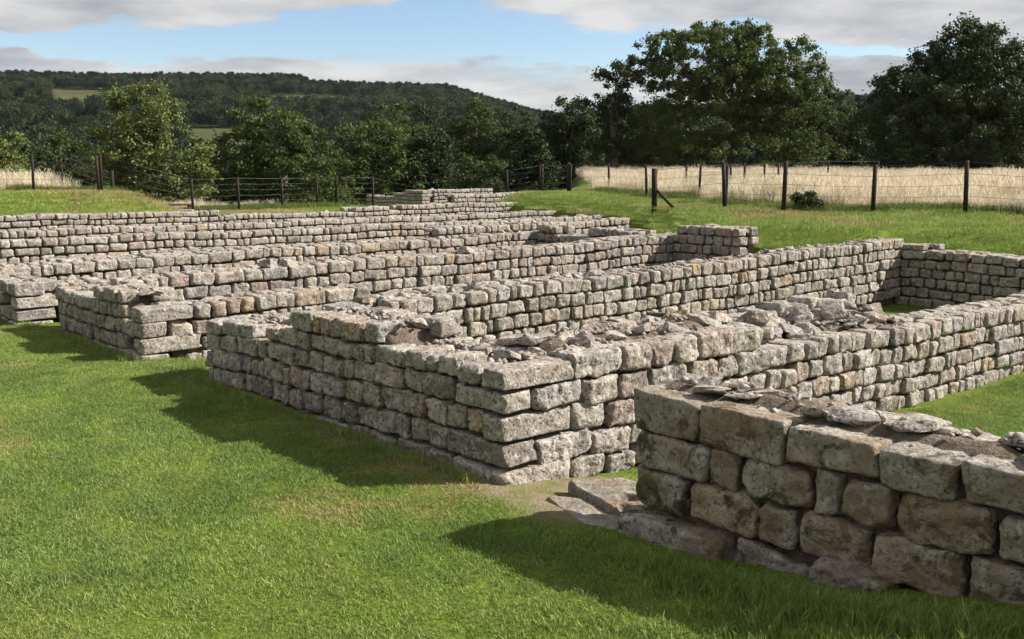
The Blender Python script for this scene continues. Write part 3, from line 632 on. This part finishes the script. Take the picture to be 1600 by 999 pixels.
# ------------------------------------------------------------------ scattering by instances (grass, hay, far woods)
def scatter(name, pts, rz, scl, idx, sources, label, kind='stuff', tilt=None):
    coll = bpy.data.collections.new(name + '_source')
    for i, (me, mat) in enumerate(sources):
        if not me.materials: me.materials.append(mat)
        coll.objects.link(bpy.data.objects.new('%s_%02d' % (name, i), me))
    me = bpy.data.meshes.new(name); me.vertices.add(len(pts)); me.vertices.foreach_set('co', np.asarray(pts, np.float32).ravel())
    for n_, t_, d_ in (('rz', 'FLOAT', rz), ('sc', 'FLOAT', scl), ('ix', 'INT', idx)):
        a = me.attributes.new(n_, t_, 'POINT'); a.data.foreach_set('value', np.asarray(d_, np.float32 if t_ == 'FLOAT' else np.int32))
    o = bpy.data.objects.new(name, me); link(o); tag(o, label, None, None, kind)
    ng = bpy.data.node_groups.new(name, 'GeometryNodeTree')
    ng.interface.new_socket('Geometry', in_out='INPUT', socket_type='NodeSocketGeometry'); ng.interface.new_socket('Geometry', in_out='OUTPUT', socket_type='NodeSocketGeometry')
    gi = N(ng, 'NodeGroupInput'); gout = N(ng, 'NodeGroupOutput'); iop = N(ng, 'GeometryNodeInstanceOnPoints'); ci = N(ng, 'GeometryNodeCollectionInfo')
    ci.inputs['Collection'].default_value = coll; ci.inputs['Separate Children'].default_value = True; ci.inputs['Reset Children'].default_value = True
    def na(n_, t_): q = N(ng, 'GeometryNodeInputNamedAttribute', data_type=t_); q.inputs['Name'].default_value = n_; return q.outputs['Attribute']
    cb = N(ng, 'ShaderNodeCombineXYZ'); ng.links.new(na('rz', 'FLOAT'), cb.inputs['Z'])
    ng.links.new(gi.outputs[0], iop.inputs['Points']); ng.links.new(ci.outputs[0], iop.inputs['Instance']); iop.inputs['Pick Instance'].default_value = True
    ng.links.new(na('ix', 'INT'), iop.inputs['Instance Index']); ng.links.new(cb.outputs[0], iop.inputs['Rotation']); ng.links.new(na('sc', 'FLOAT'), iop.inputs['Scale'])
    ng.links.new(iop.outputs[0], gout.inputs[0])
    md = o.modifiers.new('scatter', 'NODES'); md.node_group = ng
    return o
def blades(name, n, size, h, w, seed, lean=.5, head=0.0):
    """n bent blades standing in a square patch; each blade is a tapering strip of two quads."""
    r_ = np.random.default_rng(seed)
    p = np.stack([r_.uniform(-size / 2, size / 2, n), r_.uniform(-size / 2, size / 2, n), np.zeros(n)], 1)
    a = r_.uniform(0, 2 * np.pi, n); hh = h * r_.uniform(.45, 1.15, n); ln = lean * r_.uniform(.1, 1, n) * hh; ww = w * r_.uniform(.6, 1.3, n)
    d = np.stack([np.cos(a), np.sin(a), np.zeros(n)], 1); b = r_.uniform(0, 2 * np.pi, n); s = np.stack([np.cos(b), np.sin(b), np.zeros(n)], 1)
    up = np.array([[0, 0, 1.0]])
    mid = p + d * (ln * .35)[:, None] + up * (hh * .6)[:, None]; tip = p + d * ln[:, None] + up * (hh)[:, None]
    k0, k1, k2 = 1.0, .85, .18 + head
    V_ = np.stack([p - s * (ww * k0 / 2)[:, None], p + s * (ww * k0 / 2)[:, None], mid - s * (ww * k1 / 2)[:, None], mid + s * (ww * k1 / 2)[:, None],
                   tip - s * (ww * k2 / 2)[:, None], tip + s * (ww * k2 / 2)[:, None]], 1).reshape(-1, 3)
    b0 = np.arange(n)[:, None] * 6
    F_ = np.concatenate([b0 + np.array([[0, 1, 3, 2]]), b0 + np.array([[2, 3, 5, 4]])], 0)
    return np_mesh(name, V_, F_)
def rand_in(n, u0, u1, v0, v1): return rng.uniform(u0, u1, n), rng.uniform(v0, v1, n)

# mown lawn: in front of the walls, and the strips of room floor one can see
def uv2xy(u, v): return u * UX + v * VX, u * UY + v * VY
def front_line(u): return np.where(u < 4.25, 4.52, np.where(u < 5.4, 4.36, np.where(u < 10.45, 4.60, np.where(u < 11.7, 5.2, 4.40))))
def jgrid(u0, u1, v0, v1, step):
    a, b = np.meshgrid(np.arange(u0, u1, step), np.arange(v0, v1, step)); a = a.ravel() + rng.uniform(-.5, .5, a.size) * step; b = b.ravel() + rng.uniform(-.5, .5, b.size) * step
    return a, b
U1, V1 = jgrid(1.2, 20, -4.5, 5.2, .17)
X, Y = uv2xy(U1, V1); px = 800 + 1593 * X / np.maximum(Y, .1)
k = (V1 < front_line(U1) - .09) & (Y > 3.6) & (px > -700) & (px < 1850) & ~((U1 < 4.3) & (V1 > 4.42))
U2, V2 = jgrid(1.5, 5.3, 6.0, 15.5, .19); X2, Y2 = uv2xy(U2, V2)
U3, V3_ = jgrid(6.3, 9.65, 12.0, 18.3, .2); X3, Y3 = uv2xy(U3, V3_)
X = np.concatenate([X[k], X2, X3]); Y = np.concatenate([Y[k], Y2, Y3]); n = len(X)
lawn_src = [(blades('lawn_tuft', 320, .25, .024, .0042, 40 + i, 1.3), M['blade']) for i in range(5)] + [(blades('lawn_tuft', 280, .25, .022, .004, 60 + i, 1.3), M['blade_dry']) for i in range(2)] + [(blades('lawn_tuft', 320, .25, .027, .0046, 70 + i, 1.2), M['blade_deep']) for i in range(2)]
dry = np.array([noise.noise(Vector((x * .55, y * .55, 1.5))) + .6 * noise.noise(Vector((x * 2.1, y * 2.1, 7.5))) for x, y in zip(X, Y)])
dark = np.array([noise.noise(Vector((x * .9, y * .9, 31.5))) + .5 * noise.noise(Vector((x * 3.1, y * 3.1, 17.5))) for x, y in zip(X, Y)])
ix = np.where(dry + rng.normal(0, .14, n) > .42, rng.integers(5, 7, n), np.where(dark + rng.normal(0, .12, n) > .16, rng.integers(7, 9, n), rng.integers(0, 5, n)))
scatter('lawn_grass', np.stack([X, Y, gz(X, Y) - .004], 1), rng.uniform(0, 6.28, n), rng.uniform(.8, 1.25, n) , ix, lawn_src, 'short mown lawn grass in front of and between the walls')
# longer tufts at the foot of the walls
pts = []
for u in np.arange(1.2, 4.0, .035): pts.append((u, 4.42 - abs(rng.normal(0, .10)) - (.12 if u < 3.4 else .16)))
for u in np.arange(5.6, 10.4, .08): pts.append((u, 4.50 - abs(rng.normal(0, .05))))
for u in np.arange(11.9, 16.5, .06): pts.append((u, 4.36 - abs(rng.normal(0, .05)) - .12 * (u > 14.9)))
for u in np.arange(10.45, 11.75, .05): pts.append((u, 4.7 + rng.uniform(-.3, .6)))
for u in np.arange(2.0, 5.2, .06): pts.append((u, 5.5 + rng.uniform(.1, .9)))
for _ in range(200): u = rng.uniform(.9, 3.6); pts.append((u, 4.25 - abs(rng.normal(0, .45)) * (3.8 - u) / 2))
pu, pv = np.array(pts).T; X, Y = uv2xy(pu, pv); n = len(X)
scatter('tuft_grass', np.stack([X, Y, gz(X, Y) - .005], 1), rng.uniform(0, 6.28, n), rng.uniform(.6, 1.2, n), rng.integers(0, 3, n),
        [(blades('long_tuft', 46, .13, .085, .0045, 80 + i, .8), M['blade']) for i in range(3)], 'longer grass left unmown along the foot of the walls')
# rough grass on the banks
U4, V4 = jgrid(4, 48, 14, 50, .42); X, Y = uv2xy(U4, V4); fr, fl, fs = in_field(X, Y); r = np.hypot(X, Y); e = V4 - bank_edge(U4)
mound = (U4 > 33.2) & (V4 < 16.5)
k = ((e > .05) | ((U4 > 32.4))) & (r < 52) & (np.abs(X / np.maximum(Y, 1)) < .62) & ~(fr | fl) & ~((U4 > 39.5) & (V4 > 29) & (V4 < 34))
X, Y, n = X[k], Y[k], int(k.sum())
U5, V5 = jgrid(32.6, 46, 6, 15, .34); X5, Y5 = uv2xy(U5, V5); X = np.concatenate([X, X5]); Y = np.concatenate([Y, Y5]); n = len(X)
dry = np.array([noise.noise(Vector((x * .5, y * .5, 4.5))) for x, y in zip(X, Y)]); ix = np.where(dry + rng.normal(0, .14, n) > np.where(X < -9, .02, .22), 3, rng.integers(0, 3, n))
scatter('bank_grass', np.stack([X, Y, gz(X, Y) - .01], 1), rng.uniform(0, 6.28, n), rng.uniform(.7, 1.3, n), ix,
        [(blades('bank_tuft', 170, .62, .075, .010, 120 + i, .9), M['blade']) for i in range(3)] + [(blades('bank_tuft', 150, .62, .09, .010, 130, .9), M['blade_dry'])], 'cut grass covering the banks round the ruins')
# green fringe under the hay and along the fences
pts = []
for a, b, w_, dn in (((6.6, 33), (8.6, 30.6), 1.2, 160), ((7.2, 27.6), (9.6, 27.4), .7, 240), ((9.4, 27.3), (16, 24.6), .6, 520), ((5.2, 40), (7, 37.5), 1.2, 160), ((3.9, 45.6), (6.6, 38.5), .8, 240), ((-18.5, 37.6), (-13.6, 36.2), .35, 120), ((-12.2, 39.2), (-7.4, 43.2), .8, 420)):
    for _ in range(dn): t = rng.uniform(); pts.append((a[0] + (b[0] - a[0]) * t + rng.normal(0, w_ * .4), a[1] + (b[1] - a[1]) * t + rng.normal(0, w_ * .6)))
X, Y = np.array(pts).T; n = len(X)
scatter('fringe_grass', np.stack([X, Y, gz(X, Y) - .02], 1), rng.uniform(0, 6.28, n), rng.uniform(.6, 1.2, n), rng.integers(0, 3, n),
        [(blades('fringe_tuft', 60, .5, .22, .012, 150 + i, .9), M['rough']) for i in range(3)], 'rough green grass along the fence lines')
# hay
pts = []
Xh, Yh = rng.uniform(2.5, 62, 90000), rng.uniform(20, 112, 90000); fr, _, _ = in_field(Xh, Yh); near = rng.uniform(size=len(Xh)) < np.clip(34 / np.hypot(Xh, Yh), .25, 1) ** 1.2
k = fr & near & (Xh / Yh < .62); Xl, Yl = uv2xy(rng.uniform(40.2, 50, 900), rng.uniform(4, 13.2, 900)); _, fl, _ = in_field(Xl, Yl)
kk = fl & (np.hypot(Xl, Yl) < 49)
Xs, Ys = uv2xy(rng.uniform(40.9, 43, 130), rng.uniform(16, 22, 130))
X = np.concatenate([Xh[k], Xl[kk], Xs]); Y = np.concatenate([Yh[k], Yl[kk], Ys]); n = len(X)
s_ = rng.uniform(.7, 1.25, n) * np.array([.88 + .42 * noise.noise(Vector((x * .35, y * .35, 2))) + .25 * noise.noise(Vector((x * 1.1, y * 1.1, 5))) for x, y in zip(X, Y)]) * np.where(np.arange(n) >= n - len(Xs), .55, 1)
ix = np.where(rng.uniform(size=n) < .06 + .25 * (np.array([noise.noise(Vector((x * .4, y * .4, 8))) for x, y in zip(X, Y)]) > .3), 4, rng.integers(0, 4, n))
scatter('hay_grass', np.stack([X, Y, gz(X, Y) - .02], 1), rng.uniform(0, 6.28, n), s_, ix,
        [(blades('hay_tuft', 70, .62,   .46 + .07 * i, .012, 170 + i, .5, .75), M['gold']) for i in range(4)] + [(blades('hay_tuft', 60, .6, .5, .014, 190, .5), M['rough'])], 'tall dry golden hay in the field behind the fences')

# ------------------------------------------------------------------ trees
def leaf_quads(cen, rad, n, size, r_, squash=.8):
    """n leaf sprays gathered loosely round the middle of a clump"""
    d = r_.normal(size=(n, 3)); d /= np.linalg.norm(d, axis=1)[:, None]
    q = cen + d * rad * np.minimum(np.abs(r_.normal(.55, .32, n)), 1.5)[:, None] * np.array([1.1, 1.1, squash])
    nrm = d * .6 + r_.normal(size=(n, 3)) * .75 + np.array([0, 0, .3]); nrm /= np.linalg.norm(nrm, axis=1)[:, None]
    t = np.cross(nrm, r_.normal(size=(n, 3))); t /= np.linalg.norm(t, axis=1)[:, None] + 1e-9; b = np.cross(nrm, t)
    s = size * r_.uniform(.5, 1.35, n)[:, None]
    return np.stack([q - t * s * .5, q + b * s * .34 - t * s * .05, q + t * s * .5, q - b * s * .34 + t * s * .08], 1).reshape(-1, 3)
def quads(n): return np.arange(n * 4).reshape(-1, 4)
def tree(name, label, x0, x1, ytop, d, lobes, mat, leaf=.30, dens=1.0, clump=(.8, 1.5), group=None, base_drop=0.0, limbs=7, seed=0, trunk_r=None, cat='tree'):
    """x0..x1 and ytop give the extent seen from the viewpoint at distance d; lobes: (fx, fz, rx, rz, n_clumps) as fractions of width and height."""
    r_ = np.random.default_rng(seed + 500)
    X = ((x0 + x1) / 2 - 800) / 1612 * d; Y = d; wid = (x1 - x0) / 1612 * d; zb = gzs(X, Y) - base_drop; ztop = EYE + (255 - ytop) / 1612 * d; hgt = ztop - zb
    root = empty(name, (X, Y, zb)); tag(root, label, cat, group)
    Vs = []; cens = []
    for fx, fz, rx, rz, nc in lobes:
        c = np.array([fx * wid * 1.18, 0, fz * hgt]); ra = np.array([rx * wid * 1.2, rx * wid * .9, rz * hgt])
        for _ in range(int(nc * 2.7)):
            q = r_.normal(size=3); q /= np.linalg.norm(q); q = c + q * ra * r_.uniform(.15, 1) ** .5
            cr = r_.uniform(*clump) * .66 * r_.choice([.7, 1.0, 1.3]); q[2] = max(q[2], cr * .5); cens.append((q, cr))
            Vs.append(leaf_quads(q, cr, int(44 * dens * (cr / leaf) ** 2) + 24, leaf * .66, r_))
    Vs = np.concatenate(Vs); mesh_obj('crown', np_mesh('crown', Vs, quads(len(Vs) // 4)), mat, root)
    tr = trunk_r or hgt * .028; b = MB(); zt = hgt * .45
    bend = r_.normal(0, .03 * hgt, 2)
    trunk = [Vector((0, 0, -.5)), Vector((bend[0] * .2, bend[1] * .2, zt * .35)), Vector((bend[0] * .6, bend[1] * .6, zt * .7)), Vector((bend[0], bend[1], zt)), Vector((bend[0] * 1.2, bend[1], hgt * .68))]
    b.tube(trunk, [tr * 1.35, tr, tr * .85, tr * .65, tr * .2], 9)
    for i in r_.choice(len(cens), min(limbs, len(cens)), replace=False):
        c = Vector(cens[i][0]); f = r_.uniform(.3, .95); s = trunk[1].lerp(trunk[3], f); m1 = s.lerp(c, .5) + Vector((0, 0, .06 * hgt * r_.uniform(-.4, 1)))
        b.tube([s, m1, c], [tr * .42, tr * .26, tr * .08], 6)
    b.build('trunk', M['bark'], root, smooth=True)
    return root
bro = [(0, .66, .38, .30, 26), (-.22, .45, .34, .26, 18), (.22, .45, .34, .26, 18), (0, .22, .56, .2, 26)]
tree('oak_tree', 'tall open-crowned oak behind the hay field, sky showing through its top', 985, 1305, 36, 92,
     [(-.12, .72, .33, .24, 100), (.14, .66, .26, .22, 60), (-.05, .90, .20, .08, 16), (.26, .42, .24, .22, 56), (-.16, .34, .34, .18, 50), (.06, .18, .44, .14, 50), (-.38, .68, .08, .10, 8), (.0, .55, .34, .2, 50)], M['leaf_oak'], .34, .9, (.5, 1.05), limbs=10, seed=1, trunk_r=.42)
tree('slender_tree', 'slim dark tree leaning out beside the big oak', 922, 1002, 92, 88, [(0, .82, .30, .14, 8), (-.12, .62, .42, .12, 9), (.1, .4, .45, .2, 12), (0, .2, .5, .15, 10)], M['leaf_dark'], .34, .9, (.5, .95), limbs=9, seed=2)
tree('dark_tree', 'great dark conical tree at the right edge', 1352, 1640, 32, 82, [(.03, .88, .13, .10, 14), (.05, .72, .30, .15, 50), (-.02, .54, .42, .18, 90), (0, .34, .50, .20, 100), (0, .14, .52, .12, 60)], M['leaf_dark'], .36, 1.0, (.6, 1.2), limbs=8, seed=3)
tree('dark_tree', 'dark tree cut by the right edge, behind the conical one', 1560, 1850, 66, 96, bro, M['leaf_dark'], .4, 1.0, (.8, 1.5), seed=4)
tree('woodland_tree', 'rounded dark tree in the gap left of the slim tree', 838, 930, 148, 112, bro, M['leaf_dark'], .42, .9, (.8, 1.4), seed=5)
tree('woodland_tree', 'dark tree directly behind the slim leaning tree', 905, 1010, 146, 118, bro, M['leaf_dark'], .42, .9, (.8, 1.4), seed=6)
tree('woodland_tree', 'dark tree filling the space under the oak crown', 985, 1120, 150, 116, bro, M['leaf_dark'], .42, .9, (.9, 1.5), seed=7)
tree('woodland_tree', 'blue-green tree just right of the oak', 1235, 1330, 128, 150, bro, M['leaf_far'], .5, .9, (1, 1.7), seed=8)
tree('woodland_tree', 'lower tree between the oak and the conical dark tree', 1290, 1400, 138, 140, bro, M['leaf_far'], .5, .9, (1, 1.7), seed=9)
tree('woodland_tree', 'shadowed tree behind the lower right side of the oak', 1225, 1380, 180, 118, bro, M['leaf_dark'], .45, .9, (.9, 1.5), seed=20)
tree('willow_bush', 'yellow-green rounded bush above the far tower walls', 690, 800, 206, 74, [(0, .6, .36, .3, 22), (-.15, .35, .36, .24, 16), (.2, .35, .3, .24, 14), (0, .18, .45, .16, 12)], M['leaf_mid'], .26, 1.0, (.45, .9), limbs=5, seed=10, cat='bush')
tree('round_tree', 'big rounded dark green tree behind the low fence', 326, 548, 140, 74, [(-.05, .72, .34, .22, 40), (.15, .52, .34, .22, 36), (-.18, .50, .32, .2, 30), (.1, .28, .42, .18, 36), (-.1, .2, .42, .12, 22)], M['leaf_oak'], .30, 1.0, (.6, 1.1), seed=11)
tree('ash_tree', 'tall pale green ash tree behind the end of the left bank', 146, 330, 118, 70, [(-.05, .80, .30, .16, 26), (-.15, .62, .34, .18, 30), (.15, .58, .34, .2, 28), (-.05, .38, .40, .18, 34), (.05, .18, .45, .14, 28)], M['leaf_light'], .28, .95, (.5, .95), limbs=12, seed=12)
tree('ash_tree', 'pale green tree cut by the left edge', -70, 62, 178, 58, [(0, .7, .36, .24, 24), (0, .45, .45, .22, 26), (.1, .25, .45, .15, 18)], M['leaf_light'], .26, .95, (.45, .85), limbs=8, seed=13)
tree('woodland_tree', 'dim tree between the two pale ash trees', 40, 165, 196, 98, bro, M['leaf_mid'], .4, .9, (.8, 1.3), seed=14)
tree('woodland_tree', 'dim rounded tree right of the big rounded tree', 520, 640, 176, 98, bro, M['leaf_oak'], .4, .9, (.8, 1.4), seed=15)
tree('woodland_tree', 'dim tree behind the left side of the yellow-green bush', 610, 715, 190, 100, bro, M['leaf_dark'], .4, .9, (.8, 1.4), seed=16)
tree('woodland_tree', 'dark tree right of the yellow-green bush', 775, 860, 176, 104, bro, M['leaf_dark'], .4, .9, (.8, 1.4), seed=17)
tree('woodland_tree', 'wide tree above and behind the yellow-green bush', 690, 800, 150, 124, bro, M['leaf_oak'], .45, .9, (.9, 1.5), seed=18)
tree('woodland_tree', 'broad tree crown just right of the big rounded tree, lower slope', 540, 680, 158, 150, bro, M['leaf_oak'], .5, .9, (1.0, 1.7), seed=21)
tree('woodland_tree', 'high dark crown above the gap between the dim trees', 600, 745, 146, 175, bro, M['leaf_dark'], .55, .9, (1.1, 1.9), seed=22)
tree('woodland_tree', 'dark crown standing in the dip of the skyline', 745, 850, 158, 160, bro, M['leaf_dark'], .5, .9, (1.0, 1.7), seed=23)
tree('fence_bush', 'small dark green bush beside a near fence post', 1236, 1288, 296, 26.9, [(0, .5, .36, .4, 14), (.1, .3, .4, .3, 12)], M['leaf_mid'], .075, 1.0, (.09, .2), limbs=5, seed=19, trunk_r=.02, cat='bush')

# the wooded valley side beyond, too far to tell the trees apart
def wood_src(i, pine=False):
    r_ = np.random.default_rng(900 + i); Vs = []
    for _ in range(26):
        if pine: zc = r_.uniform(.2, 1.0); q = np.array([*r_.normal(0, .2 * (1.15 - zc), 2), zc]); cr = .13 + .1 * (1 - zc)
        else: q = r_.normal(size=3); q = q / np.linalg.norm(q) * r_.uniform(.1, 1) * np.array([.34, .34, .32]) + np.array([0, 0, .58]); cr = r_.uniform(.12, .22)
        Vs.append(leaf_quads(q, cr, 64, .062, r_))
    Vs = np.concatenate(Vs); return np_mesh('wood_tree', Vs, quads(len(Vs) // 4))
n = 30000; az = rng.uniform(-.62, .62, n); r = 125 + (1070 - 125) * rng.uniform(0, 1, n) ** .7
px = 800 + 1612 * np.tan(az); X = r * np.sin(az); Y = r * np.cos(az); z = gz(X, Y); py = 255 - (z - EYE) / np.hypot(X, Y) * 1612
def patch(a, b, c, d_): return (px > a) & (px < b) & (py > c) & (py < d_)
rr_ = rng.uniform(size=n)
clear = patch(84, 178, 152, 178) | patch(420, 550, 155, 176) | patch(20, 330, 166, 182) & (rr_ < .85) | patch(110, 165, 195, 222) | patch(290, 430, 205, 262) | patch(560, 640, 160, 176) & (rr_ < .6)
k = ~clear & ~((r < 150) & (X > 4))
X, Y, z, r = X[k], Y[k], z[k], r[k]; n = len(X)
scatter('hillside_woodland', np.stack([X, Y, z - .8], 1), rng.uniform(0, 6.28, n), rng.uniform(6.0, 11.5, n) * np.where(r < 300, 1.1, 1.0), np.where((r > 820) & (rng.uniform(size=n) < .6), rng.integers(8, 11, n), rng.integers(0, 8, n)),
        [(wood_src(i), M['leaf_far']) for i in range(5)] + [(wood_src(i), M['leaf_dark']) for i in range(5, 7)] + [(wood_src(7), M['leaf_dark'])] + [(wood_src(i, True), M['leaf_far']) for i in range(8, 11)], 'dense woods covering the valley side to the skyline')
# tall grove on the skyline
pts = []
for a, b, d0, cnt in ((318, 478, 1050, 220), (500, 600, 1040, 60), (660, 745, 1020, 80), (0, 300, 1060, 220), (1255, 1360, 1000, 60)):
    for _ in range(cnt):
        p_ = rng.uniform(a, b); d = d0 + rng.uniform(-20, 25); x = (p_ - 800) / 1612 * d; pts.append((x, d))
X, Y = np.array(pts).T; n = len(X)
scatter('skyline_woodland', np.stack([X, Y, gz(X, Y) - 1], 1), rng.uniform(0, 6.28, n), rng.uniform(9, 15, n), rng.integers(0, 4, n), [(wood_src(20 + i, i % 2 == 1), M['leaf_far']) for i in range(4)], 'rows of trees standing along the skyline of the hill')


# ------------------------------------------------------------------ air between here and the far ridge
hb = MB(); hb.box((0, 500, 46), 3600, 3400, 116); hz = hb.build('haze', None)
m, nt, out = new_mat('haze_air'); pv_ = N(nt, 'ShaderNodeVolumePrincipled'); pv_.inputs['Color'].default_value = (.86, .92, 1.0, 1); pv_.inputs['Density'].default_value = .000035; pv_.inputs['Anisotropy'].default_value = .2
nt.links.new(pv_.outputs[0], out.inputs['Volume']); hz.data.materials.append(m); tag(hz, 'thin summer haze over the valley', None, None, 'stuff')
